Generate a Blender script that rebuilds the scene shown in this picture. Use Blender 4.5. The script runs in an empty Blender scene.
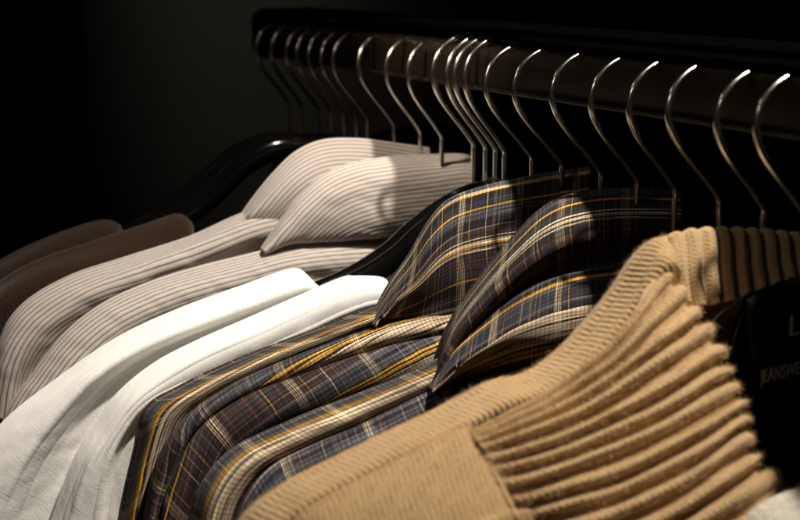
import bpy, math, random
import numpy as np
from mathutils import Matrix, Vector
random.seed(7); rng = np.random.default_rng(7)
sc = bpy.context.scene
COL = sc.collection

# ------------------------------------------------------------------ camera, world, lamps, exposure
F = 1400.0
_d = np.array([-735.0, 299.0, -F]); AX = -_d/np.linalg.norm(_d)
_t = math.atan2(299.0, F); AZ = np.array([0, math.cos(_t), math.sin(_t)]); AY = np.cross(AZ, AX)
W = np.array([AX, AY, AZ])                     # world axes: X along the rail (towards us), Y away, Z up
CAM = np.array([0.0, 0.0, 1.60])               # camera height above the shop floor
def ray(px, py): return W @ np.array([px-400.0, 260.0-py, -F])
def onx(px, py, x): r = ray(px, py); return r*(x/r[0]) + CAM
def ony(px, py, y): r = ray(px, py); return r*(y/r[1]) + CAM
YC = 0.421; ZB = CAM[2]-0.108                  # hook stems hang here; height of the bend in every hook

cd = bpy.data.cameras.new('camera'); cam = bpy.data.objects.new('camera', cd); COL.objects.link(cam)
cd.sensor_width = 36; cd.lens = F/800*36; cd.clip_start = 0.02; cd.clip_end = 60
m = Matrix([list(W[0])+[CAM[0]], list(W[1])+[CAM[1]], list(W[2])+[CAM[2]], [0, 0, 0, 1]])
cam.matrix_world = m; sc.camera = cam
cd.dof.use_dof = True; cd.dof.focus_distance = 0.715; cd.dof.aperture_fstop = 9.0

w = bpy.data.worlds.new('World'); sc.world = w; w.use_nodes = True
bg = w.node_tree.nodes['Background']; bg.inputs[0].default_value = (1.0, 0.86, 0.68, 1); bg.inputs[1].default_value = 0.007
sc.view_settings.view_transform = 'Standard'; sc.view_settings.look = 'None'
sc.view_settings.exposure = 0.0; sc.view_settings.gamma = 1.0

def spot(name, loc, target, power, size, blend, radius, col):
    l = bpy.data.lights.new(name, 'SPOT'); l.energy = power; l.spot_size = math.radians(size); l.spot_blend = blend
    l.shadow_soft_size = radius; l.color = col
    o = bpy.data.objects.new(name, l); COL.objects.link(o)
    o.location = loc; o.rotation_euler = (Vector(target)-Vector(loc)).to_track_quat('-Z', 'Y').to_euler()
    return o
tgt = onx(400, 385, -0.62)
KEY_DIR = np.array([0.28, 0.262, 1.0]); KEY_DIR /= np.linalg.norm(KEY_DIR)
spot('ceiling_spot', tgt+KEY_DIR*1.9, tgt, 272, 21, 0.9, 0.045, (1.0, 0.92, 0.81))
spot('fill_spot_far', np.array([-1.5, -0.6, CAM[2]+1.1]), onx(420, 100, -0.75), 4, 34, 1.0, 0.05, (1.0, 0.80, 0.58))  # weak extra lamp, added to bring out the hooks
spot('ceiling_spot_front', np.array([-0.55, -0.75, CAM[2]+0.95]), onx(446, 140, -0.76), 130, 7.8, 1.0, 0.035, (1.0, 0.86, 0.70))

spot('fill_spot_left', np.array([-0.15, -1.15, CAM[2]+0.9]), onx(300, 420, -0.66), 12, 26, 1.0, 0.12, (1.0, 0.94, 0.86))  # soft fill added for the white tops, stands in for bounced light
spot('fill_spot_wall', (-3.5, -0.6, 2.7), (-3.7, 1.25, 1.35), 30, 75, 1.0, 0.1, (1.0, 0.93, 0.80))  # added lamp that lifts the back wall out of black

# ------------------------------------------------------------------ helpers
def tag(o, label=None, cat=None, group=None, kind=None):
    if label: o['label'] = label
    if cat: o['category'] = cat
    if group: o['group'] = group
    if kind: o['kind'] = kind
    return o
def empty(name, loc, label=None, cat=None, group=None):
    o = bpy.data.objects.new(name, None); COL.objects.link(o); o.location = [float(v) for v in loc]; o.empty_display_size = 0.02
    return tag(o, label, cat, group)
def link(name, me, mat, parent=None, smooth=True):
    o = bpy.data.objects.new(name, me); COL.objects.link(o)
    if mat: me.materials.append(mat)
    if smooth: me.polygons.foreach_set('use_smooth', [True]*len(me.polygons))
    if parent is not None:
        o.parent = parent; o.matrix_parent_inverse = Matrix.Translation(parent.location).inverted() if parent.parent is None and parent.type == 'EMPTY' else Matrix.Identity(4)
    return o
def grid_mesh(name, V, U=None, closed=False):
    n, k, _ = V.shape
    me = bpy.data.meshes.new(name)
    idx = np.arange(n*k).reshape(n, k)
    if closed: idx = np.concatenate([idx, idx[:, :1]], 1)
    q = np.stack([idx[:-1, :-1], idx[1:, :-1], idx[1:, 1:], idx[:-1, 1:]], -1).reshape(-1, 4)
    me.vertices.add(n*k); me.vertices.foreach_set('co', V.reshape(-1).astype(np.float32))
    me.loops.add(q.size); me.loops.foreach_set('vertex_index', q.reshape(-1).astype(np.int32))
    me.polygons.add(len(q)); me.polygons.foreach_set('loop_start', np.arange(0, q.size, 4, dtype=np.int32))
    me.polygons.foreach_set('loop_total', np.full(len(q), 4, dtype=np.int32))
    if U is not None:
        uv = me.uv_layers.new(name='UVMap')
        uv.data.foreach_set('uv', U.reshape(-1, 2)[q.reshape(-1)].reshape(-1).astype(np.float32))
    me.update(calc_edges=True); me.validate()
    return me
def crom(P, n):
    """Catmull-Rom through P (k,...) resampled at n even parameters"""
    P = np.asarray(P, float); k = len(P)
    E = np.concatenate([[2*P[0]-P[1]], P, [2*P[-1]-P[-2]]])
    t = np.linspace(0, k-1-1e-9, n); i = t.astype(int); f = (t-i).reshape((-1,)+(1,)*(P.ndim-1))
    a, b, c, d = E[i], E[i+1], E[i+2], E[i+3]
    return 0.5*(2*b+(c-a)*f+(2*a-5*b+4*c-d)*f**2+(3*b-a-3*c+d)*f**3)
def even(P, n):
    Q = crom(P, 400); s = np.r_[0, np.cumsum(np.linalg.norm(np.diff(Q, axis=0), axis=1))]
    t = np.linspace(0, s[-1], n)
    return np.stack([np.interp(t, s, Q[:, j]) for j in range(3)], 1)
def wob(a, b, freqs, seed):
    r = np.random.default_rng(seed); out = 0
    for fr in freqs:
        th = r.uniform(-0.5, 0.5); p = r.uniform(0, 6.28, 3)
        out = out + np.sin(2*np.pi*fr*(a*math.cos(th)+b*math.sin(th))+p[0]+1.3*np.sin(2*np.pi*fr*0.37*b+p[1]))/len(freqs)
    return out
def normals(V):
    du = np.gradient(V, axis=1); dv = np.gradient(V, axis=0)
    n = np.cross(du, dv); l = np.linalg.norm(n, axis=2, keepdims=True); n = n/np.maximum(l, 1e-12)
    return n if n[..., 0].mean() > 0 else -n
def loft(name, rows, mat, parent, nu=160, nv=10, back=(0.005, 0.012, 0.02), drop=0.25, down=0.0, disp=None, solid=0.0012, evenrows=True, vnorm=None):
    """Sheet through rows of control points. row = (pixel list, x or list of x); front rows run down from the ridge,
    the back of the cloth is added behind the first row so the garment folds over its hanger."""
    P = []
    for pts, x in rows:
        xs = x if isinstance(x, (list, tuple)) else [x]*len(pts)
        if len(xs) != len(pts): xs = np.interp(np.linspace(0, 1, len(pts)), np.linspace(0, 1, len(xs)), xs)
        P.append(np.array([onx(p[0], p[1], xx) for p, xx in zip(pts, xs)]))
    R = [(even(p, nu) if evenrows else crom(p, nu)) for p in P]
    nb = 0
    if back:
        r0 = R[0]; b1, b2, b3 = back
        pre = [r0+np.array([-b3-0.012, 0, -drop]), r0+np.array([-b3, 0, -0.06]), r0+np.array([-b2, 0, -0.012]), r0+np.array([-b1, 0, -0.001])]
        R = pre+R; nb = 4
    if down: R = R+[R[-1]+np.array([0.0, 0, -down])]
    V = crom(np.array(R), (len(R)-1)*nv+1)
    su = np.concatenate([np.zeros((V.shape[0], 1)), np.cumsum(np.linalg.norm(np.diff(V, axis=1), axis=2), 1)], 1)
    sv = np.concatenate([np.zeros((1, V.shape[1])), np.cumsum(np.linalg.norm(np.diff(V, axis=0), axis=2), 0)], 0)
    sv = sv-sv[nb*nv][None]
    if disp is not None:
        D = disp(su, sv, np.linspace(0, 1, V.shape[1])[None, :]*np.ones((V.shape[0], 1)), (np.arange(V.shape[0])/nv-nb)[:, None]*np.ones((1, V.shape[1])))
        V = V+normals(V)*D[..., None]
    if vnorm:      # cloth cut so its stripes follow the rows
        mv = sv.mean(1, keepdims=True); sv = np.repeat(mv/mv.max()*vnorm, sv.shape[1], 1)
    o = link(name, grid_mesh(name, V, np.stack([su, sv], -1)), mat, parent)
    if solid:
        md = o.modifiers.new('thickness', 'SOLIDIFY'); md.thickness = solid; md.offset = -1
    o['_n'] = 0; del o['_n']
    return o
def tube(P, rad, seg=12, flat=None, cap=True):
    """closed-ended tube along P; rad scalar or array; flat=(rx,rz) scale arrays across X and in-plane"""
    P = np.asarray(P, float); n = len(P)
    T = np.gradient(P, axis=0); T /= np.linalg.norm(T, axis=1, keepdims=True)
    A = np.tile(np.array([1.0, 0, 0]), (n, 1)); A -= (A*T).sum(1, keepdims=True)*T
    bad = np.linalg.norm(A, axis=1) < 0.2
    A[bad] = np.array([0, 1.0, 0]); A /= np.linalg.norm(A, axis=1, keepdims=True); B = np.cross(T, A)
    r = np.broadcast_to(np.asarray(rad, float), (n,)); ra = r if flat is None else r*np.asarray(flat[0]); rb = r if flat is None else r*np.asarray(flat[1])
    a = np.linspace(0, 2*np.pi, seg, endpoint=False)
    V = P[:, None]+np.cos(a)[None, :, None]*A[:, None]*np.broadcast_to(ra, (n,))[:, None, None]+np.sin(a)[None, :, None]*B[:, None]*np.broadcast_to(rb, (n,))[:, None, None]
    if cap:
        V = np.concatenate([np.repeat(P[:1, None], seg, 1), V, np.repeat(P[-1:, None], seg, 1)])
    return V
def box_prism(x0, x1, prof):
    """prism along X with a rounded y-z profile"""
    V = np.array([[[x, p[0], p[1]] for p in prof] for x in (x0, x1)])
    c = V.mean(1, keepdims=True)
    inset = V*0.0
    out = [np.repeat(c[:1], len(prof), 1), c[:1]+(V[:1]-c[:1])*0.9, V[:1]+np.array([0.001, 0, 0]), V[1:]-np.array([0.001, 0, 0]), c[1:]+(V[1:]-c[1:])*0.9, np.repeat(c[1:], len(prof), 1)]
    return np.concatenate(out)
def rrect(y0, y1, z0, z1, r, n=5):
    out = []
    for cy, cz, a0 in ((y1-r, z1-r, 0), (y0+r, z1-r, 90), (y0+r, z0+r, 180), (y1-r, z0+r, 270)):
        for k in range(n+1):
            a = math.radians(a0+90*k/n); out.append((cy+r*math.cos(a), cz+r*math.sin(a)))
    return out

# ------------------------------------------------------------------ materials
class NT:
    def __init__(s, name):
        s.m = bpy.data.materials.new(name); s.m.use_nodes = True; s.t = s.m.node_tree; s.b = s.t.nodes['Principled BSDF']
    def n(s, ty, **kw):
        o = s.t.nodes.new(ty)
        for k, v in kw.items(): setattr(o, k, v)
        return o
    def set(s, sock, v):
        if isinstance(v, bpy.types.NodeSocket): s.t.links.new(v, sock)
        else: sock.default_value = v
    def math(s, op, a, b=0.0, c=None):
        o = s.n('ShaderNodeMath', operation=op); s.set(o.inputs[0], a); s.set(o.inputs[1], b)
        if c is not None: s.set(o.inputs[2], c)
        return o.outputs[0]
    def uv(s):
        tc = s.n('ShaderNodeTexCoord'); sp = s.n('ShaderNodeSeparateXYZ'); s.t.links.new(tc.outputs['UV'], sp.inputs[0])
        return sp.outputs[0], sp.outputs[1], tc.outputs['UV']
    def comb(s, a, b, c=0.0):
        o = s.n('ShaderNodeCombineXYZ'); s.set(o.inputs[0], a); s.set(o.inputs[1], b); s.set(o.inputs[2], c); return o.outputs[0]
    def noise(s, vec, scale, detail=2.0, rough=0.5):
        o = s.n('ShaderNodeTexNoise'); s.set(o.inputs['Vector'], vec); o.inputs['Scale'].default_value = scale
        o.inputs['Detail'].default_value = detail; o.inputs['Roughness'].default_value = rough; return o.outputs[0]
    def ramp(s, fac, stops, interp='CONSTANT'):
        o = s.n('ShaderNodeValToRGB'); o.color_ramp.interpolation = interp; e = o.color_ramp.elements
        for i, (p, c) in enumerate(stops):
            el = e[i] if i < 2 else e.new(min(p, 1.0))
            el.position = p
        els = sorted(range(len(e)), key=lambda i: e[i].position)
        for i, (p, c) in zip(els, sorted(stops, key=lambda q: q[0])): e[i].color = (c+(1,))[:4] if len(c) == 3 else c
        s.set(o.inputs[0], fac); return o
    def mix(s, f, a, b, bt='MIX'):
        o = s.n('ShaderNodeMix', data_type='RGBA', blend_type=bt); s.set(o.inputs[0], f); s.set(o.inputs[6], a); s.set(o.inputs[7], b); return o.outputs[2]
    def bump(s, h, strength, dist, nrm=None):
        o = s.n('ShaderNodeBump'); o.inputs['Strength'].default_value = strength; o.inputs['Distance'].default_value = dist
        s.set(o.inputs['Height'], h)
        if nrm: s.t.links.new(nrm, o.inputs['Normal'])
        return o.outputs[0]
    def out(s, col, rough, nrm=None, sheen=0.0, spec=0.3):
        s.set(s.b.inputs['Base Color'], col); s.set(s.b.inputs['Roughness'], rough); s.b.inputs['Specular IOR Level'].default_value = spec
        s.b.inputs['Sheen Weight'].default_value = sheen; s.b.inputs['Sheen Roughness'].default_value = 0.5
        if nrm: s.t.links.new(nrm, s.b.inputs['Normal'])
        return s.m
def rgba(c): return (c[0], c[1], c[2], 1.0)

PL = dict(br=(0.034, 0.018, 0.016), nv=(0.018, 0.020, 0.028), bk=(0.005, 0.0045, 0.0045), cr=(0.64, 0.50, 0.34), ye=(0.60, 0.31, 0.03), sl=(0.064, 0.063, 0.072), pk=(0.21, 0.155, 0.13))
def weave_bump(q, u, v, p=0.0006, st=0.35):
    a = q.math('SINE', q.math('MULTIPLY', u, 6.2832/p)); b = q.math('SINE', q.math('MULTIPLY', v, 6.2832/p))
    return q.bump(q.math('MULTIPLY', a, b), st, 0.0002)

def mat_plaid(name, offu, offv, PV=0.054, PU=0.042, V=None, flip=False):
    q = NT(name); u, v, uv = q.uv()
    wob_ = q.math('MULTIPLY', q.math('SUBTRACT', q.noise(uv, 60.0), 0.5), 0.0012)
    vv = q.math('ADD', q.math('ADD', v, wob_), offv); uu = q.math('ADD', q.math('ADD', u, wob_), offu)
    fv = q.math('FRACT', q.math('DIVIDE', vv, -PV if flip else PV)); fu = q.math('FRACT', q.math('DIVIDE', uu, PU))
    br, nv, bk, cr, ye, sl, pk = PL['br'], PL['nv'], PL['bk'], PL['cr'], PL['ye'], PL['sl'], PL['pk']
    V = V or [(0, br), (.055, pk), (.062, br), (.10, pk), (.107, br), (.145, ye), (.167, bk), (.185, nv), (.25, sl), (.30, bk), (.335, cr), (.375, bk), (.385, cr),
         (.43, bk), (.44, cr), (.485, bk), (.495, cr), (.54, bk), (.56, ye), (.588, bk), (.605, ye), (.622, bk), (.635, sl), (.70, nv), (.735, sl), (.78, pk), (.79, br), (.85, pk), (.857, br), (.93, nv), (.96, br)]
    U = [(0, br+(.30,)), (.10, ye+(.30,)), (.112, br+(.25,)), (.20, cr+(.34,)), (.21, bk+(.35,)), (.222, cr+(.32,)), (.238, bk+(.4,)), (.247, cr+(.34,)), (.262, ye+(.30,)), (.272, bk+(.35,)), (.285, cr+(.32,)), (.300, bk+(.35,)),
         (.312, cr+(.36,)), (.322, br+(.25,)), (.42, pk+(.30,)), (.43, nv+(.3,)), (.52, sl+(.35,)), (.56, nv+(.3,)), (.60, ye+(.28,)), (.612, nv+(.28,)), (.66, pk+(.35,)), (.668, nv+(.3,)), (.68, pk+(.35,)), (.688, br+(.25,)), (.70, pk+(.35,)), (.708, br+(.25,)),
         (.82, cr+(.25,)), (.83, br+(.25,)), (.88, nv+(.35,)), (.93, br+(.25,))]
    rv = q.ramp(fv, V); ru = q.ramp(fu, U)
    # the yarns vary: fine lines that run with the weft and with the warp
    tv = q.noise(q.comb(q.math('MULTIPLY', u, 25.0), q.math('MULTIPLY', v, 1250.0)), 1.0, 2.0, 0.7)
    tu = q.noise(q.comb(q.math('MULTIPLY', u, 1500.0), q.math('MULTIPLY', v, 25.0)), 1.0, 2.0, 0.7)
    fac = q.math('ADD', ru.outputs[1], q.math('MULTIPLY', q.math('SUBTRACT', tu, tv), 1.5))
    cl = q.n('ShaderNodeClamp'); q.set(cl.inputs[0], fac)
    c = q.mix(cl.outputs[0], rv.outputs[0], ru.outputs[0])
    k = q.math('MULTIPLY', q.math('POWER', q.math('ADD', 0.5, tv), 4.0), q.math('POWER', q.math('ADD', 0.5, tu), 2.5))
    for w_, p_, a_ in ((vv, .0021, .26), (uu, .0024, .22)):            # fine overcheck
        g = q.math('GREATER_THAN', q.math('FRACT', q.math('DIVIDE', w_, p_)), 0.62)
        k = q.math('MULTIPLY', k, q.math('SUBTRACT', 1.12, q.math('MULTIPLY', g, a_*1.8)))
    c = q.mix(1.0, c, q.comb(k, k, k), 'MULTIPLY')
    return q.out(c, 0.78, weave_bump(q, u, v), 0.05, 0.18)

def mat_stripe(name, base=(0.50, 0.44, 0.395), line=(0.10, 0.082, 0.076), P=0.0027):
    q = NT(name); u, v, uv = q.uv()
    wob_ = q.math('MULTIPLY', q.math('SUBTRACT', q.noise(uv, 35.0), 0.5), 0.0008)
    f = q.math('FRACT', q.math('DIVIDE', q.math('ADD', v, wob_), P))
    r = q.ramp(f, [(0, base), (.60, base), (.72, line), (.82, line), (.94, base)], 'LINEAR')
    n = q.noise(uv, 900.0, 2.0); k = q.math('ADD', 0.8, q.math('MULTIPLY', n, 0.4))
    c = q.mix(1.0, r.outputs[0], q.comb(k, k, k), 'MULTIPLY')
    h = q.math('SINE', q.math('MULTIPLY', f, 6.2832))
    nb = q.bump(h, 0.25, 0.0003)
    return q.out(c, 0.85, nb, 0.1, 0.2)

def mat_white(name):
    q = NT(name); u, v, uv = q.uv()
    n = q.noise(uv, 1400.0, 3.0); g = q.noise(q.comb(q.math('MULTIPLY', u, 900.0), q.math('MULTIPLY', v, 160.0)), 1.0, 2.0)
    h = q.math('ADD', n, g); k = q.math('ADD', 0.84, q.math('MULTIPLY', n, 0.26))
    c = q.mix(1.0, (0.80, 0.785, 0.75, 1), q.comb(k, k, k), 'MULTIPLY')
    big = q.noise(uv, 70.0, 3.0)
    return q.out(c, 0.9, q.bump(big, 0.25, 0.002, q.bump(h, 0.45, 0.00025)), 0.15, 0.15)

def mat_knit(name, col, cp, sp, swap=False, st=0.6, dist=0.0006):
    """V stitches: columns every cp metres across u, one stitch every sp metres along v"""
    q = NT(name); u, v, uv = q.uv()
    if swap: u, v = v, u
    w1 = q.math('MULTIPLY', q.math('SUBTRACT', q.noise(uv, 160.0, 3.0), 0.5), sp*1.1)
    fc = q.math('FRACT', q.math('DIVIDE', q.math('ADD', u, q.math('MULTIPLY', w1, 0.6)), cp))
    tri = q.math('ABSOLUTE', q.math('SUBTRACT', fc, 0.5))              # 0 middle, .5 edges
    col_h = q.math('POWER', q.math('SINE', q.math('MULTIPLY', fc, 3.14159)), 0.6)
    ph = q.math('ADD', q.math('DIVIDE', q.math('ADD', v, w1), sp), q.math('MULTIPLY', tri, 1.3))
    sh = q.math('ADD', 0.5, q.math('MULTIPLY', q.math('SINE', q.math('MULTIPLY', ph, 6.2832)), 0.5))
    fz = q.noise(uv, 2600.0, 3.0, 0.7)
    h = q.math('ADD', q.math('ADD', q.math('MULTIPLY', col_h, 0.8), q.math('MULTIPLY', sh, 0.55)), q.math('MULTIPLY', fz, 0.7))
    yr = q.noise(uv, 700.0, 4.0, 0.75); lo = q.noise(uv, 90.0, 3.0, 0.6)
    k = q.math('POWER', q.math('ADD', 0.50, q.math('ADD', q.math('MULTIPLY', yr, 0.45), q.math('ADD', q.math('MULTIPLY', fz, 0.35), q.math('MULTIPLY', lo, 0.2)))), 2.0)
    c = q.mix(1.0, rgba(col), q.comb(k, k, k), 'MULTIPLY')
    return q.out(c, 0.95, q.bump(h, st, dist), 0.3, 0.1)

def mat_simple(name, col, rough, metal=0.0, spec=0.5, nscale=200.0, namp=0.25, coat=0.0):
    q = NT(name); tc = q.n('ShaderNodeTexCoord'); n = q.noise(tc.outputs['Object'], nscale, 4.0)
    k = q.math('ADD', 1-namp/2, q.math('MULTIPLY', n, namp))
    c = q.mix(1.0, rgba(col), q.comb(k, k, k), 'MULTIPLY')
    rr = q.math('ADD', rough*0.8, q.math('MULTIPLY', n, rough*0.4))
    mm = q.out(c, rr, None, 0, spec); q.b.inputs['Metallic'].default_value = metal; q.b.inputs['Coat Weight'].default_value = coat
    return mm

def seq(t): return [(p, PL[c]) for p, c in t]
M_plaidA = mat_plaid('plaid_cotton', 0.0, 0.0, 0.085, 0.036, seq([(0, 'sl'), (.008, 'cr'), (.028, 'ye'), (.042, 'bk'), (.09, 'nv'), (.145, 'ye'), (.158, 'sl'), (.22, 'bk'), (.28, 'pk'), (.29, 'br'), (.34, 'cr'), (.35, 'bk'), (.36, 'cr'),
    (.38, 'ye'), (.395, 'bk'), (.405, 'cr'), (.42, 'bk'), (.43, 'br'), (.52, 'nv'), (.55, 'br'), (.60, 'ye'), (.613, 'bk'), (.68, 'br'), (.72, 'pk'), (.73, 'nv'), (.78, 'cr'), (.80, 'bk'), (.82, 'cr'), (.85, 'br'), (.93, 'sl')]))
M_plaidB = mat_plaid('plaid_cotton_near', 0.013, 0.0, 0.108, 0.038, seq([(0, 'sl'), (.02, 'nv'), (.055, 'ye'), (.072, 'bk'), (.10, 'nv'), (.14, 'cr'), (.148, 'bk'), (.158, 'cr'), (.175, 'bk'), (.185, 'cr'), (.195, 'bk'), (.23, 'br'), (.33, 'sl'),
    (.44, 'bk'), (.46, 'ye'), (.475, 'sl'), (.50, 'nv'), (.56, 'sl'), (.58, 'bk'), (.60, 'cr'), (.635, 'bk'), (.643, 'cr'), (.68, 'bk'), (.69, 'cr'), (.73, 'bk'), (.745, 'ye'), (.765, 'bk'), (.775, 'ye'), (.80, 'bk'), (.82, 'sl'), (.88, 'nv'), (.94, 'br')]))
M_plaidAb = mat_plaid('plaid_cotton_body', 0.021, 0.012, flip=True); M_plaidBb = mat_plaid('plaid_cotton_body_near', 0.0, 0.015, flip=True)
M_stripe = mat_stripe('striped_cotton'); M_white = mat_white('white_jersey')
TAN = (0.46, 0.305, 0.150)
M_tan = mat_knit('tan_knit', TAN, 0.0026, 0.0019, st=0.6); M_tanrib = mat_knit('tan_rib_knit', TAN, 0.0028, 0.0018, swap=True, st=0.3)
M_brown = mat_knit('brown_knit', (0.031, 0.015, 0.007), 0.003, 0.0035)
M_cream = mat_knit('cream_knit', (0.62, 0.57, 0.47), 0.004, 0.004)
M_chrome = mat_simple('polished_steel', (0.82, 0.78, 0.70), 0.21, 1.0, 0.5, 400.0, 0.3)
M_plastic = mat_simple('black_gloss_plastic', (0.003, 0.003, 0.003), 0.13, 0.0, 0.5, 120.0, 0.3, 0.35)
M_rail = mat_simple('bronzed_steel', (0.055, 0.042, 0.026), 0.38, 0.8, 0.5, 60.0, 0.6)
M_black = mat_simple('matt_black_paint', (0.0012, 0.0012, 0.0011), 1.0, 0.0, 0.0, 30.0, 0.4)
M_wall = mat_simple('dark_wall_paint', (0.07, 0.066, 0.058), 0.9, 0.0, 0.2, 6.0, 0.3)
M_floor = mat_simple('dark_floor', (0.03, 0.027, 0.024), 0.6, 0.0, 0.3, 8.0, 0.4)
M_label = mat_simple('black_label_cloth', (0.004, 0.004, 0.004), 0.9, 0.0, 0.2, 900.0, 0.5)
M_print = mat_simple('grey_print', (0.42, 0.40, 0.38), 0.8, 0.0, 0.2, 500.0, 0.3)
M_thread = mat_simple('grey_thread', (0.2, 0.19, 0.18), 0.8, 0.0, 0.2, 500.0, 0.3)

# ------------------------------------------------------------------ setting
def sheet(name, c, kind='structure', mat=None):
    V = np.array(c, float).reshape(2, 2, 3)
    o = link(name, grid_mesh(name, V), mat, None, False); md = o.modifiers.new('thickness', 'SOLIDIFY'); md.thickness = 0.02; md.offset = 0
    return tag(o, kind=kind)
sheet('floor', [(-6, -2, 0), (2, -2, 0), (-6, 3, 0), (2, 3, 0)], mat=M_floor)
BW = 1.25
sheet('back_wall', [(-4.75, BW, 0), (1.0, BW, 0), (-4.75, BW, 3), (1.0, BW, 3)], mat=M_wall)
sheet('side_wall', [(-4.75, -2, 0), (-4.75, BW, 0), (-4.75, -2, 3), (-4.75, BW, 3)], mat=M_black)
pn = link('display_panel', grid_mesh('display_panel', box_prism(-1.98, 1.0, rrect(1.17, 1.21, 0.0, 2.6, 0.01)), None, True), M_black)
tag(pn, 'matt black display panel standing behind the right part of the rail', 'panel')

# ------------------------------------------------------------------ rail and beam behind it
XR0, XR1 = -1.022, 0.05
zt = CAM[2]-0.0462; zb = CAM[2]-0.0709
rail = empty('clothes_rail', (XR0, YC, zb), 'bronze rectangular clothes rail that all the hanger hooks hang over', 'clothes rail')
link('bar', grid_mesh('bar', box_prism(XR0, XR1, rrect(0.409, 0.431, zb, zt, 0.0022)), None, True), M_rail, rail)
link('lower_lip', grid_mesh('lower_lip', box_prism(XR0, XR1, rrect(0.4055, 0.4095, zb-0.0012, zb+0.0012, 0.0010)), None, True), M_rail, rail)
link('end_cap', grid_mesh('end_cap', box_prism(XR0-0.006, XR0+0.001, rrect(0.3985, 0.460, zb-0.003, CAM[2]-0.0355, 0.010)), None, True), M_black, rail)
for xx in (-0.99, -0.33):
    link('bracket', grid_mesh('bracket', box_prism(xx, xx+0.012, rrect(0.424, 0.440, zb-0.008, zb-0.0005, 0.002)), None, True), M_black, rail)
beam = link('support_beam', grid_mesh('support_beam', box_prism(XR0+0.0015, XR1, rrect(0.4530, 0.560, CAM[2]-0.068, CAM[2]-0.0462, 0.008)), None, True), M_black)
tag(beam, 'matt black flat beam running just behind the clothes rail', 'beam')

cs = link('shade_strip', grid_mesh('shade_strip', box_prism(XR0+0.0015, XR1, rrect(0.408, 0.458, CAM[2]-0.0398, CAM[2]-0.0362, 0.0012)), None, True), M_black)  # added to keep the key light off the hook tops
tag(cs, 'thin black strip added just above the hook tops to shade them', 'strip')

# ------------------------------------------------------------------ coat hangers
HOOK = [(0, -0.012), (0, -0.004), (0, 0), (-.0022, .0035), (-.009, .0112), (-.018, .0205), (-.0252, .0290), (-.0290, .0362), (-.0300, .0430), (-.0275, .0510), (-.0215, .0575), (-.013, .0617),
        (-.003, .0635), (.008, .0620), (.017, .0570), (.0225, .0490), (.0240, .0410), (.0225, .0340)]
def i_bright(x): return -0.73 < x < -0.68
def make_hanger(x, label, stem=0.034, style='narrow', tilt=0.0, dz=0.0, scale=1.0, wide=1.0):
    z0 = ZB-stem
    t = empty('coat_hanger', (x, YC, z0), label, 'coat hanger', 'coat hangers along the rail')
    P = [(0, -stem-0.006)]+HOOK[0:] if stem > 0.02 else HOOK
    c, s = math.cos(tilt), math.sin(tilt)
    Q = crom(np.array([[0, a, b] for a, b in P]), 110)
    X = Q[:, 2]*math.sin(tilt)*0.35
    yaw = random.uniform(-.05, .05)
    X = X+Q[:, 1]*yaw; H = np.stack([x+X, YC+Q[:, 1]*scale*wide, ZB+dz+Q[:, 2]*scale], 1)
    link('hook', grid_mesh('hook', tube(H, 0.0017 if i_bright(x) else 0.0015, 12), None, True), M_chrome, t)
    if style == 'arms':      # the glossy arms seen in the wide necks of the white tops
        A = [(0.0, 0.016), (-.0177, .0135), (-.030, .009), (-.040, .004), (-.056, -.006), (-.069, -.016), (-.085, -.025), (-.100, -.031), (-.1155, -.036), (-.1300, -.044), (-.15, -.062), (-.175, -.085)]
        rad, fx, fz = 0.0056, 0.8, 1.0
    elif style == 'flared':
        A = [(0.0, 0.004), (-.02, .012), (-.046, .014), (-.07, .015), (-.092, .006), (-.112, -.010), (-.136, -.026), (-.160, -.038), (-.18, -.047), (-.20, -.060)]
        rad, fx, fz = 0.0075, 1.1, 1.0
    elif style == 'steep':
        A = [(0.0, 0.0), (-0.006, -0.012), (-0.015, -0.035), (-0.035, -0.065), (-0.06, -0.09), (-0.09, -0.11), (-0.12, -0.13), (-0.15, -0.15)]
        rad, fx, fz = 0.005, 0.6, 1.0
    else:
        A = [(0.0, 0.0), (-0.012, -0.004), (-0.03, -0.018), (-0.055, -0.040), (-0.085, -0.062), (-0.115, -0.080), (-0.15, -0.10), (-0.18, -0.118)]
        rad, fx, fz = 0.006, 0.6, 1.0
    L = [(a, b) for a, b in A]; R = [(-a, b) for a, b in A[::-1]]
    Pb = crom(np.array([[x, YC+a, z0+b] for a, b in L[::-1]+R[-len(R)+0:][::-1][1:]]), 120)
    tt = np.linspace(-1, 1, 120); end = np.sqrt(np.clip(1-np.abs(tt)**24, 0.02, 1)); grow = 1+0.35*np.abs(tt)
    sb = link('shoulder_bar', grid_mesh('shoulder_bar', tube(Pb, rad*end*grow, 20, (fx, fz)), None, True), M_plastic, t)
    ring = np.array([[x, YC, z0-0.004], [x, YC, z0+(0.022 if style == 'arms' else 0.006)]])
    link('collar_ring', grid_mesh('collar_ring', tube(ring, 0.0045, 14), None, True), M_plastic, sb)
    return t
def hook_x(bulge): return ony(bulge, 73, 0.3925)[0]
far = [(256, 55), (269, 58), (285, 59), (298, 62), (310, 61), (322, 69), (333, 69), (359, 74), (385, 78), (406, 84)]
far_lab = ['outermost coat hanger at the far left end of the rail, very dim hook', 'second coat hanger in from the far end of the rail, dim blurred hook',
           'third coat hanger in from the far end of the rail, faint hook', 'fourth coat hanger in from the far end, blurred dim hook',
           'fifth coat hanger in from the far end of the rail, dark hook', 'sixth coat hanger in from the far end, carrying a brown knit jumper',
           'seventh coat hanger in from the far end, carrying the nearer brown knit', 'coat hanger with a lone hook behind the far striped shirt',
           'coat hanger holding the farther striped shirt, bright dot on its hook', 'coat hanger holding the nearer striped shirt, stem rising from its open collar']
far_x = [ony(px, py, 0.3955)[0] for px, py in far]
hx = []
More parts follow.
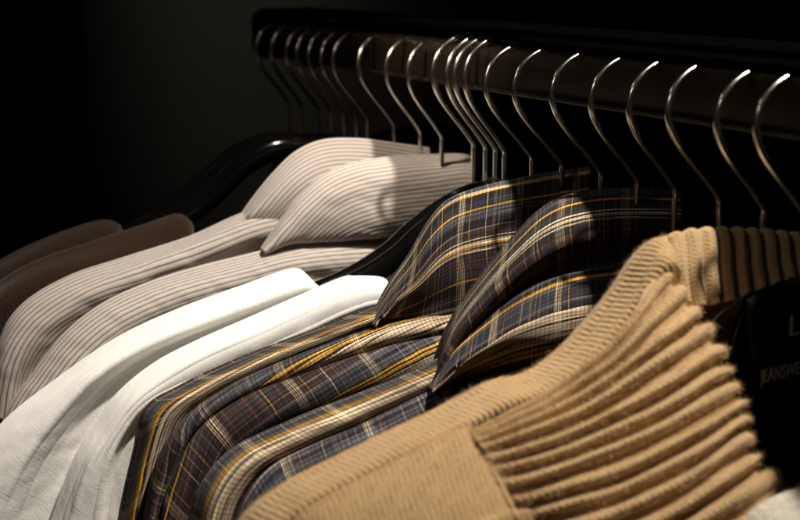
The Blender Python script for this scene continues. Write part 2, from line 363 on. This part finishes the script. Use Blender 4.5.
for i, x in enumerate(far_x):
    hx.append(x)
    st = 'flared' if i in (5, 6) else 'steep'
    make_hanger(x, far_lab[i], 0.030, st, random.uniform(-.3, .3), 0, .98, .84)
cl = [-0.7228, -0.7087, -0.6973, -0.6872]
cl_lab = ['bright steel hooked hanger, leftmost of the tight bunch of four', 'second hanger from the left in the bunch of four bright hooks',
          'third of the four bunched hangers, black arm holding the farther white top', 'rightmost of the four bunched hangers, glossy black arm above the nearer white top']
for i, x in enumerate(cl):
    make_hanger(x, cl_lab[i], 0.038, 'arms' if i > 1 else 'steep', 0.0, 0.0, 1.04, .88)
rt = [-0.6583, -0.6281, -0.5919, -0.561, -0.5307, -0.4984, -0.4682, -0.4408]
rt_lab = ['coat hanger just right of the bright bunch, its stem behind the farther plaid collar', 'coat hanger holding the farther plaid shirt, stem in front of its dark collar end',
          'coat hanger between the two plaid shirts, short stem showing above the nearer collar', 'coat hanger holding the nearer plaid shirt with stem over its top edge',
          'coat hanger between the nearer plaid shirt and the tan sweater', 'coat hanger holding the tan sweater, stem sinking into its rolled neck',
          'second hanger from the right end, stem dropping into the dark neck of the sweater', 'rightmost coat hanger, hook cut off at the edge of the photo']
for i, x in enumerate(rt):
    make_hanger(x, rt_lab[i], 0.034, 'steep', random.uniform(-.2, .2))

# ------------------------------------------------------------------ garments
def base(x): return (x, YC, CAM[2]-0.5)
def wr(amp, freqs, seed, amp2=0.0, f2=60):
    def f(su, sv, tu, tv):
        m = np.clip((tv+0.5)/1.2, 0, 1)
        return m*(amp*wob(sv, su*0.25, freqs, seed)+amp2*wob(sv+su*.3, su, [f2, f2*1.7, f2*2.3], seed+5))
    return f
def sh(pts, dx, dy): return [(a+dx, b+dy) for a, b in pts]
def lerp(a, b, t): return [(p[0]*(1-t)+q[0]*t, p[1]*(1-t)+q[1]*t) for p, q in zip(a, b)]

# brown knits, far left
for k, (x, r0, lab) in enumerate([(-0.885, [(118, 230), (108, 226), (90, 229), (50, 243), (10, 262), (-30, 288), (-60, 330), (-75, 380)], 'dark brown knit jumper, the farther and lower lit of the two'),
                                  (-0.858, [(188, 226), (178, 220), (150, 229), (95, 247), (40, 266), (0, 290), (-30, 330), (-45, 390)], 'dark brown knit jumper beside the striped shirts, nearer of the two')]):
    g = empty('knit_jumper', base(x), lab, 'jumper', 'brown knit jumpers')
    loft('body', [(r0, x), (sh(r0, 6, 16), x+.010), (sh(r0, 14, 50), x+.012), (sh(r0, 22, 100), x+.010)], M_brown, g, 150, 14, back=(.003, .007, .012), disp=wr(.0015, [25, 40], 3+k), down=0.25, solid=0.003)

# striped shirts
def shirt(name, x, lab, cat, grp): return empty(name, base(x), lab, cat, grp)
S1 = shirt('striped_shirt', -0.795, 'cream shirt with fine dark stripes, the farther one, collar mostly in shade', 'shirt', 'fine striped shirts')
r0 = [(330, 196), (280, 206), (240, 218), (190, 240), (125, 261), (70, 280), (25, 308), (2, 345), (-12, 410)]
r1 = [(335, 225), (285, 228), (240, 240), (190, 258), (135, 277), (85, 297), (42, 328), (15, 365), (4, 420)]
r2 = [(340, 250), (290, 250), (245, 262), (200, 276), (150, 292), (105, 312), (62, 345), (34, 385), (20, 430)]
loft('body', [(r0, -.800), (r1, -.786), (r2, -.790), (sh(r2, 10, 30), -.782), (sh(r2, 20, 70), -.79)], M_stripe, S1, 200, 16, disp=wr(.0024, [18, 31], 11, .0004, 50), down=0.3)
c0 = [(430, 152), (400, 148), (360, 143), (325, 144), (298, 155), (275, 176), (255, 200), (241, 220)]
c3 = [(430, 250), (400, 250), (360, 248), (325, 245), (300, 240), (280, 232), (262, 226), (245, 222)]
loft('collar', [(c0, -.800), (lerp(c0, c3, .33), [-.788, -.788, -.794]), (lerp(c0, c3, .7), [-.784, -.785, -.795]), (c3, [-.785, -.786, -.797])], M_stripe, S1, 120, 16, back=(.004, .008, .012), drop=0.06, disp=wr(.0012, [18, 30], 5))
S2 = shirt('striped_shirt', -0.766, 'cream shirt with fine dark stripes, the nearer one, collar brightly lit beside the bunched hooks', 'shirt', 'fine striped shirts')
r0 = [(420, 238), (380, 238), (330, 241), (290, 247), (256, 256), (200, 270), (150, 286), (105, 307), (68, 336), (35, 378), (12, 412), (-10, 470)]
r1 = [(420, 262), (380, 262), (330, 264), (290, 268), (258, 275), (205, 290), (160, 306), (118, 328), (84, 356), (55, 392), (32, 430), (10, 480)]
r2 = [(420, 290), (380, 290), (330, 292), (290, 295), (260, 300), (210, 315), (170, 330), (130, 352), (98, 378), (70, 412), (50, 450), (30, 500)]
loft('body', [(r0, -.768), (r1, -.755), (r2, -.757), (sh(r2, 15, 30), -.750), (sh(r2, 25, 80), -.752)], M_stripe, S2, 240, 16, disp=wr(.0026, [17, 30], 21, .0004, 50), down=0.3)
c0 = [(474, 160), (460, 157), (430, 158), (395, 160), (355, 166), (325, 178), (300, 200), (280, 226), (263, 251)]
c3 = [(474, 206), (460, 214), (435, 225), (410, 232), (380, 236), (350, 238), (320, 240), (290, 244), (265, 253)]
sS = c3; cS = loft('collar', [(c0, -.772), (lerp(c0, c3, .3), [-.759, -.760, -.765]), (lerp(c0, c3, .7), [-.754, -.755, -.764]), (c3, [-.757, -.757, -.766]), (sh(c3, 2, -3), [-.762, -.762, -.770])], M_stripe, S2, 160, 16, back=(.004, .010, .016), drop=0.06, disp=wr(.0014, [15, 28], 9, .0003, 50))

def crease(lst, seed):
    b = wr(.0008, [14, 23], seed, .00025, 38)
    def f(su, sv, tu, tv):
        d = b(su, sv, tu, tv)
        for c, a in lst: d = d+a*np.exp(-((tv-c-0.08*np.sin(tu*4+seed))/.085)**2)*(.7+.3*np.sin(tu*6+c*5+seed))
        return d
    return f
# white tops
W1 = shirt('white_top', -0.702, 'plain white jersey top, the farther one, shoulder fully exposed to the light', 'top', 'plain white tops')
r0 = [(318, 290), (308, 280), (293, 273), (240, 291), (180, 313), (120, 341), (60, 382), (5, 428), (-40, 490), (-60, 560)]
r1 = [(335, 303), (322, 294), (303, 288), (250, 306), (195, 326), (140, 349), (86, 384), (38, 440), (5, 500), (-15, 570)]
r2 = [(345, 310), (330, 302), (310, 297), (262, 312), (210, 331), (160, 352), (108, 388), (62, 446), (34, 505), (16, 575)]
r3 = [(360, 322), (345, 315), (325, 312), (280, 326), (230, 345), (180, 366), (135, 400), (95, 455), (66, 510), (50, 580)]
w1b = loft('body', [(r0, -.706), (r1, -.690), (r2, -.696), (r3, -.694), (sh(r3, 20, 40), -.696), (sh(r3, 30, 110), -.70)], M_white, W1, 260, 26, back=(.003, .007, .012), disp=crease([(0.5, -.0007), (0.95, .0018), (1.6, -.0010), (2.5, .0012)], 31), down=0.3, solid=0.0016)
W2 = shirt('white_top', -0.676, 'plain white jersey top, the nearer one, sleeve hem showing beside the plaid shirt', 'top', 'plain white tops')
r0 = [(388, 290), (384, 281), (372, 277), (345, 281), (300, 300), (250, 322), (200, 344), (158, 366), (122, 395), (100, 425), (76, 465), (48, 545)]
r1 = [(390, 300), (388, 292), (376, 290), (350, 294), (305, 313), (258, 334), (210, 354), (170, 376), (134, 404), (112, 434), (90, 470), (66, 548)]
r2 = [(392, 312), (390, 304), (378, 303), (354, 309), (310, 328), (262, 349), (215, 369), (178, 385), (146, 402), (122, 430), (104, 472), (92, 550)]
r2b = [(392, 316), (390, 308), (380, 308), (357, 314), (314, 333), (268, 354), (222, 374), (184, 390), (152, 407), (128, 434), (112, 475), (102, 552)]
r3 = [(394, 345), (392, 338), (382, 338), (362, 344), (322, 362), (280, 384), (238, 404), (204, 420), (178, 440), (156, 470), (144, 500), (134, 560)]
w2b = loft('body', [(r0, -.684), (r1, -.670), (r2, -.669), (r2b, -.674), (r3, -.671), (sh(r3, 5, 60), -.670)], M_white, W2, 260, 26, back=(.003, .007, .012), disp=crease([(0.5, -.0006), (0.95, .0012), (1.9, .0014), (3.0, -.0014), (3.5, .001)], 37), solid=0.0016, drop=.2)
# stitched seams
from mathutils.bvhtree import BVHTree
def seam(part, pts, mat, r=0.0005, name='seam', lift=.0004):
    """line of stitching laid on the surface of a part"""
    me = part.data; t = BVHTree.FromPolygons([v.co.copy() for v in me.vertices], [tuple(p.vertices) for p in me.polygons])
    Q = crom(np.array(pts, float), 90); P = []
    for a, b in Q:
        d = Vector(onx(a, b, -1)-CAM).normalized(); h = t.ray_cast(Vector(CAM), d)
        if h[0] is not None: P.append(np.array(h[0])-np.array(d)*lift)
    return link(name, grid_mesh(name, tube(np.array(P), r, 6), None, True), mat, part)
M_seam = mat_simple('grey_seam_thread', (0.22, 0.205, 0.19), 0.9)
seam(w1b, [(-4, 429), (25, 446), (44, 467), (55, 490), (58, 505)], M_seam, .0004)
seam(w1b, [(-4, 424), (27, 441), (47, 463), (58, 487), (62, 502)], M_seam, .0002)

seam(w1b, [(268, 281), (276, 287), (286, 297), (294, 306)], M_seam, .0003)
seam(w2b, [(348, 281), (356, 288), (364, 300), (368, 312)], M_seam, .0003)
seam(w2b, [(66, 500), (80, 504), (97, 507)], M_seam, .0004)
seam(w2b, [(64, 506), (79, 510), (98, 513)], M_seam, .0003)

# plaid shirts
PA = shirt('plaid_shirt', -0.628, 'dark brown and navy plaid shirt with yellow lines, the farther one beside the white tops', 'shirt', 'plaid shirts')
PB = shirt('plaid_shirt', -0.561, 'navy plaid shirt with cream and yellow bands, nearer one, tucked behind the tan sweater', 'shirt', 'plaid shirts')
R1 = [(405, 300), (380, 308), (330, 328), (268, 351), (220, 371), (183, 389), (150, 410), (140, 448), (128, 500), (118, 560)]
R2 = [(480, 312), (430, 317), (380, 327), (323, 347), (265, 371), (222, 393), (185, 421), (160, 458), (148, 505), (138, 570)]
R3 = [(490, 330), (440, 339), (395, 348), (345, 363), (298, 380), (250, 398), (205, 428), (178, 468), (162, 515), (154, 580)]
xa = -.634
loft('body', [(R1, xa), (lerp(R1, R2, .35), xa+.010), (lerp(R1, R2, .8), xa+.008), (sh(R2, 5, 5), xa+.003),
              (R2, xa+.013), (lerp(R2, R3, .5), xa+.022), (sh(R3, 5, 5), xa+.012), (R3, xa+.024), (sh(R3, 12, 14), xa+.031), (sh(R3, 22, 34), xa+.030), (sh(R3, 36, 70), xa+.024), (sh(R3, 50, 130), xa+.024)],
     M_plaidAb, PA, 300, 16, disp=wr(.0010, [18, 27], 51), down=0.25)
R4 = [(500, 335), (455, 356), (420, 374), (374, 393), (330, 410), (289, 427), (238, 452), (210, 482), (196, 520), (188, 580)]
R5 = [(540, 360), (485, 374), (435, 394), (395, 413), (357, 431), (320, 446), (275, 468), (250, 495), (238, 530), (230, 590)]
R6 = [(560, 400), (510, 410), (465, 430), (430, 448), (395, 468), (355, 488), (312, 508), (285, 530), (270, 560), (262, 620)]
xb = -.566
loft('body', [(R4, xb), (lerp(R4, R5, .4), xb+.012), (lerp(R4, R5, .85), xb+.010), (sh(R5, 5, 5), xb+.005), (R5, xb+.016), (lerp(R5, R6, .5), xb+.024), (R6, xb+.020), (sh(R6, 20, 50), xb+.018), (sh(R6, 30, 110), xb+.02)],
     M_plaidBb, PB, 280, 16, disp=wr(.0010, [18, 27], 57), down=0.25)
a0 = [(590, 170), (560, 175), (520, 182), (481, 191), (452, 202), (432, 222), (412, 256), (390, 288), (372, 323)]
a3 = [(590, 300), (560, 303), (525, 306), (492, 309), (465, 312), (445, 315), (425, 318), (400, 322), (376, 328)]
cA = loft('collar', [(a0, -.634), (lerp(a0, a3, .18), -.624), (lerp(a0, a3, .45), -.617), (lerp(a0, a3, .8), [-.616, -.617, -.627]), (a3, [-.618, -.619, -.630]), (sh(a3, 3, -4), [-.626, -.626, -.636])], M_plaidA, PA, 200, 16, back=(.003, .008, .014), drop=.06, vnorm=.084, disp=wr(.0014, [14, 25], 61))
b0 = [(680, 194), (640, 192), (600, 193), (565, 200), (542, 213), (515, 240), (481, 281), (452, 326), (431, 388)]
b3 = [(680, 345), (640, 350), (605, 354), (575, 358), (545, 363), (515, 368), (490, 374), (462, 382), (434, 393)]
cB = loft('collar', [(b0, -.570), (lerp(b0, b3, .12), -.558), (lerp(b0, b3, .26), -.550), (lerp(b0, b3, .36), -.556), (lerp(b0, b3, .45), -.553), (lerp(b0, b3, .7), -.540), (lerp(b0, b3, .92), [-.540, -.543, -.556]), (b3, [-.546, -.548, -.560]), (sh(b3, 4, -4), [-.554, -.555, -.566])],
     M_plaidB, PB, 240, 16, back=(.003, .008, .014), drop=.06, vnorm=.107, disp=wr(.0012, [14, 25], 67))

yk = [(690, 345), (640, 347), (605, 350), (575, 354), (545, 359), (515, 364), (490, 371), (462, 380), (434, 396), (425, 410)]
loft('yoke', [(sh(yk, 0, -8), -.560), (sh(yk, 0, 4), -.551), (sh(yk, 2, 22), -.544), (sh(yk, 6, 60), -.543), (sh(yk, 10, 110), -.548)], M_plaidBb, PB, 200, 14, back=None, disp=wr(.0012, [20, 34], 91))
M_stitch = mat_simple('dark_stitching', (0.05, 0.045, 0.045), 0.9)
for c_, e_ in ((cA, a3), (cB, b3), (cS, sS)):
    seam(c_, [(a-1, b-5) for a, b in e_[1:-1]], M_stitch, .00022, 'topstitching')

# tan sweater
T = empty('roll_neck_sweater', base(-0.44), 'chunky tan sweater with a wide ribbed collar, nearest garment in the picture', 'sweater')
def ribs(period, amp, skew=0.0, base_=None):
    def f(su, sv, tu, tv):
        m = np.clip((tv+0.8)/0.8, 0.3, 1)
        s = np.abs(np.sin(np.pi*(su+sv*skew)/period))**0.7
        d = m*amp*s
        if base_: d = d+base_(su, sv, tu, tv)
        return d
    return f
t0 = [(678, 238), (668, 239), (655, 243), (640, 260), (622, 287), (595, 320), (565, 351), (530, 375), (492, 385), (465, 399), (430, 417), (380, 440), (320, 470), (280, 492), (248, 520), (225, 570)]
t1 = [(686, 263), (678, 263), (670, 265), (660, 278), (642, 304), (615, 338), (585, 367), (550, 392), (512, 405), (485, 418), (450, 436), (400, 458), (342, 488), (303, 510), (272, 540), (250, 590)]
t2 = [(696, 300), (690, 297), (684, 300), (670, 315), (650, 340), (625, 368), (598, 394), (565, 416), (530, 428), (503, 440), (470, 458), (420, 482), (365, 510), (325, 535), (296, 565), (275, 610)]
loft('back_shoulder', [(t0, [-.476]+[-.465]+[-.464]*14), (t1, [-.468]+[-.452]+[-.450]*14), (t2, [-.472]+[-.462]+[-.461]*14), (sh(t2, 20, 60), -.470)], M_tan, T, 1100, 26, back=(.006, .014, .02), drop=.2, disp=ribs(.0027, .0006, .35, wr(.0010, [15, 27], 71)), solid=0)
# front shoulder, below the second ridge
f0 = [(474, 430), (470, 431), (458, 434), (440, 443), (420, 453), (397, 465), (370, 479), (335, 498), (300, 522), (280, 560)]
f1 = [(489, 456), (482, 458), (472, 461), (456, 469), (438, 478), (416, 490), (390, 505), (362, 523), (330, 548), (310, 590)]
f2 = [(514, 506), (506, 508), (492, 512), (474, 520), (455, 531), (436, 543), (418, 560), (390, 585), (365, 610), (345, 650)]
fS = loft('front_shoulder', [(f0, -.445), (f1, -.434), (f2, -.420), (sh(f2, 26, 60), -.408)], M_tan, T, 900, 26, back=(.005, .012, .018), drop=.1, down=.2, disp=ribs(.0023, .00045, -.25, wr(.0010, [15, 27], 73)), solid=0)
# ribbed collar: rows run from the shoulder seam to the open edge, one row per control line
NR = 11
c_rows = [
 [(470, 430), (515, 408), (560, 380), (600, 348), (630, 315), (650, 285), (664, 268)],
 [(472, 434), (520, 413), (565, 388), (607, 357), (638, 325), (662, 298), (676, 282)],
 [(475, 438), (525, 418), (575, 393), (620, 362), (650, 335), (677, 312), (689, 302)],
 [(480, 444), (530, 426), (582, 402), (628, 373), (662, 350), (690, 331), (703, 322)],
 [(487, 453), (537, 438), (590, 416), (637, 391), (672, 368), (703, 348), (716, 341)],
 [(494, 464), (545, 449), (598, 429), (645, 407), (682, 386), (709, 368), (722, 361)],
 [(500, 478), (552, 464), (606, 445), (652, 424), (689, 404), (716, 386), (730, 379)],
 [(507, 494), (560, 480), (612, 462), (659, 441), (696, 421), (724, 403), (738, 396)],
 [(515, 512), (568, 497), (620, 480), (666, 458), (703, 437), (731, 419), (744, 412)],
 [(524, 532), (577, 515), (629, 497), (674, 475), (709, 455), (736, 437), (748, 430)],
 [(535, 555), (588, 535), (640, 515), (684, 492), (717, 472), (741, 457), (751, 450)],
 [(548, 580), (602, 558), (654, 535), (696, 512), (730, 492), (752, 476), (762, 467)],
 [(562, 610), (618, 585), (670, 560), (712, 535), (750, 512), (778, 492), (792, 482)],
 [(580, 640), (640, 612), (694, 585), (742, 560), (790, 532), (826, 505), (842, 490)]]
rows = []
for i_, pts in enumerate(c_rows):
    sx = -.4445+.0030*i_; bx = -.446+.0045*i_
    xs = [sx-.0012, sx*.4+bx*.6+.002, bx+.002, bx+.004, bx+.003, bx-.002, bx-.008]
    p = list(pts); last = pts[-1]
    p = p+[(last[0]-3, last[1]+3), (last[0]-16, last[1]+8)]; xs = xs+[bx-.020, bx-.034]
    rows.append((p, xs))
def rib_disp(su, sv, tu, tv):
    # one raised rib between two control lines, a hollow on each line
    jit = 0.05*np.sin(tu*7+tv*0.9)+0.03*np.sin(tu*19+tv*1.5)+.05*np.sin(tv*2.3)
    f = np.mod(tv+jit, 1.0); r = np.clip(1-((f-.47)/.34)**2, 0, 1)**.6       # round rib, flat-bottomed hollow
    env = (1+.18*np.sin(tv*4.1+tu*3))*np.interp(tu, [0, .04, .12, .3, .8, .92, 1], [.12, .5, .8, .95, 1, 1.1, .5])*np.interp(tv, [0, 1, 3], [.4, .75, 1])
    return env*.0053*(r-.6)+.00018*r*np.sin(2*np.pi*su/.0028+2.0*np.abs(f-.5)*6)+.0003*wob(su, sv, [30, 55], 77)
loft('rib_collar', rows, M_tanrib, T, 420, 24, back=None, disp=rib_disp, solid=.004, evenrows=True)
seam(fS, [(473, 433), (478, 440), (486, 456), (494, 472), (503, 490), (514, 512), (528, 540)], M_tan, .0008, 'neck_seam', .0)
# inside of the back neck
n0 = [(668, 240), (690, 235), (720, 233), (755, 234), (800, 238), (850, 248)]
n1 = [(672, 262), (692, 268), (722, 268), (757, 264), (802, 262), (852, 268)]
n2 = [(676, 300), (700, 306), (730, 300), (762, 288), (804, 276), (855, 280)]
loft('back_neck_rib', [(n0, -.466), (n1, -.459), (n2, -.455)], M_tan, T, 260, 14, back=(.004, .009, .014), drop=.05, disp=ribs(.0085, .0030), solid=.002)
i0 = [(748, 300), (765, 292), (795, 285), (830, 282), (880, 280)]
loft('neck_lining', [(i0, -.432), (sh(i0, 6, 80), -.431), (sh(i0, 12, 200), -.431), (sh(i0, 12, 330), -.43)], M_label, T, 40, 8, back=None, solid=.0008)
def text(body, px, py, hpx, x, mat, parent, sx=0.7, rot=0.0, name='lettering'):
    c = bpy.data.curves.new(name, 'FONT'); c.body = body; c.size = 1.0; c.extrude = 0.01
    o = bpy.data.objects.new('tmp', c); COL.objects.link(o); bpy.context.view_layer.update()
    me = bpy.data.meshes.new_from_object(o); bpy.data.objects.remove(o); me.name = name
    p = onx(px, py, x); q = onx(px, py-hpx, x); s = (q[2]-p[2])/0.7
    for v in me.vertices:
        a, b = v.co.x*sx*s, v.co.y*s
        v.co = (p[0]+v.co.z*s, p[1]+a*math.cos(rot)-b*math.sin(rot), p[2]+b*math.cos(rot)+a*math.sin(rot))
    return link(name, me, mat, parent, False)
text('JEANSWEAR', 761, 383, 13, -.4275, M_print, T, 0.62, math.radians(3))
text('L', 788, 336, 20, -.4275, M_print, T, 1.1, 0)
st = even([onx(*p) for p in [(712, 322, -.452), (722, 312, -.450), (735, 303, -.449), (745, 295, -.450), (752, 290, -.453)]], 40)
link('loose_thread', grid_mesh('loose_thread', tube(st, .0002, 6), None, True), M_thread, T)

# cream garment, corner
C = empty('cream_knit', base(-0.38), 'pale cream fluffy knit just entering the bottom right corner', 'knitwear')
k0 = [(970, 455), (905, 472), (855, 485), (812, 497), (784, 507), (764, 520), (752, 540), (745, 585)]
loft('body', [(k0, -.385), (sh(k0, 10, 30), -.375), (sh(k0, 20, 80), -.372)], M_cream, C, 120, 16, drop=.15, down=.15, disp=wr(.0015, [20, 35], 81, .0005, 90), solid=.003)

# ------------------------------------------------------------------ loose fibres on the knits
def fuzz(parent_part, n, length, mat, seed, zmin=None):
    me0 = parent_part.data; r = np.random.default_rng(seed)
    co = np.empty(len(me0.vertices)*3, np.float32); me0.vertices.foreach_get('co', co); co = co.reshape(-1, 3)
    no = np.empty(len(me0.vertices)*3, np.float32); me0.vertices.foreach_get('normal', no); no = no.reshape(-1, 3)
    if no[:, 0].mean() < 0: no = -no
    i = r.integers(0, len(co), n); P = co[i]+r.normal(0, .0004, (n, 3)); D = no[i]*0.7+r.normal(0, .7, (n, 3)); D /= np.linalg.norm(D, axis=1, keepdims=True)
    L = length*r.uniform(.3, 1.0, (n, 1)); S = np.cross(D, r.normal(0, 1, (n, 3))); S /= np.linalg.norm(S, axis=1, keepdims=True)
    bend = r.normal(0, .35, (n, 3))*L
    wd = .00004
    a = P-S*wd; b = P+S*wd; c = P+D*L*.5+S*wd+bend*.3; d = P+D*L*.5-S*wd+bend*.3; e = P+D*L+bend
    V = np.stack([a, b, c, d, e], 1).reshape(-1, 3); k = np.arange(n)[:, None]*5
    me = bpy.data.meshes.new('wool_fibres')
    me.from_pydata(V.tolist(), [], (k+np.array([[0, 1, 2, 3]])).tolist()+(k+np.array([[3, 2, 4]])).tolist())
    o = link('wool_fibres', me, mat, parent_part, False); o['kind'] = 'stuff'; return o
M_fibre = mat_simple('tan_wool_fibre', (0.62, 0.42, 0.22), 0.9, 0, 0.1)
M_fibre_br = mat_simple('brown_wool_fibre', (0.06, 0.032, 0.018), 0.9, 0, 0.1)
for o in list(COL.objects):
    if o.type != 'MESH' or not o.parent: continue
    if not o.parent or o.parent.type != 'EMPTY': continue
    if o.parent == T and o.name.split('.')[0] in ('back_shoulder', 'front_shoulder', 'rib_collar'):
        fuzz(o, 60000 if 'rib' in o.name else 50000,   .0025, M_fibre, 5)
    if o.parent.name.startswith('knit_jumper') and o.name.startswith('body'): fuzz(o, 8000, .003, M_fibre_br, 6)
sc.render.engine = 'CYCLES'
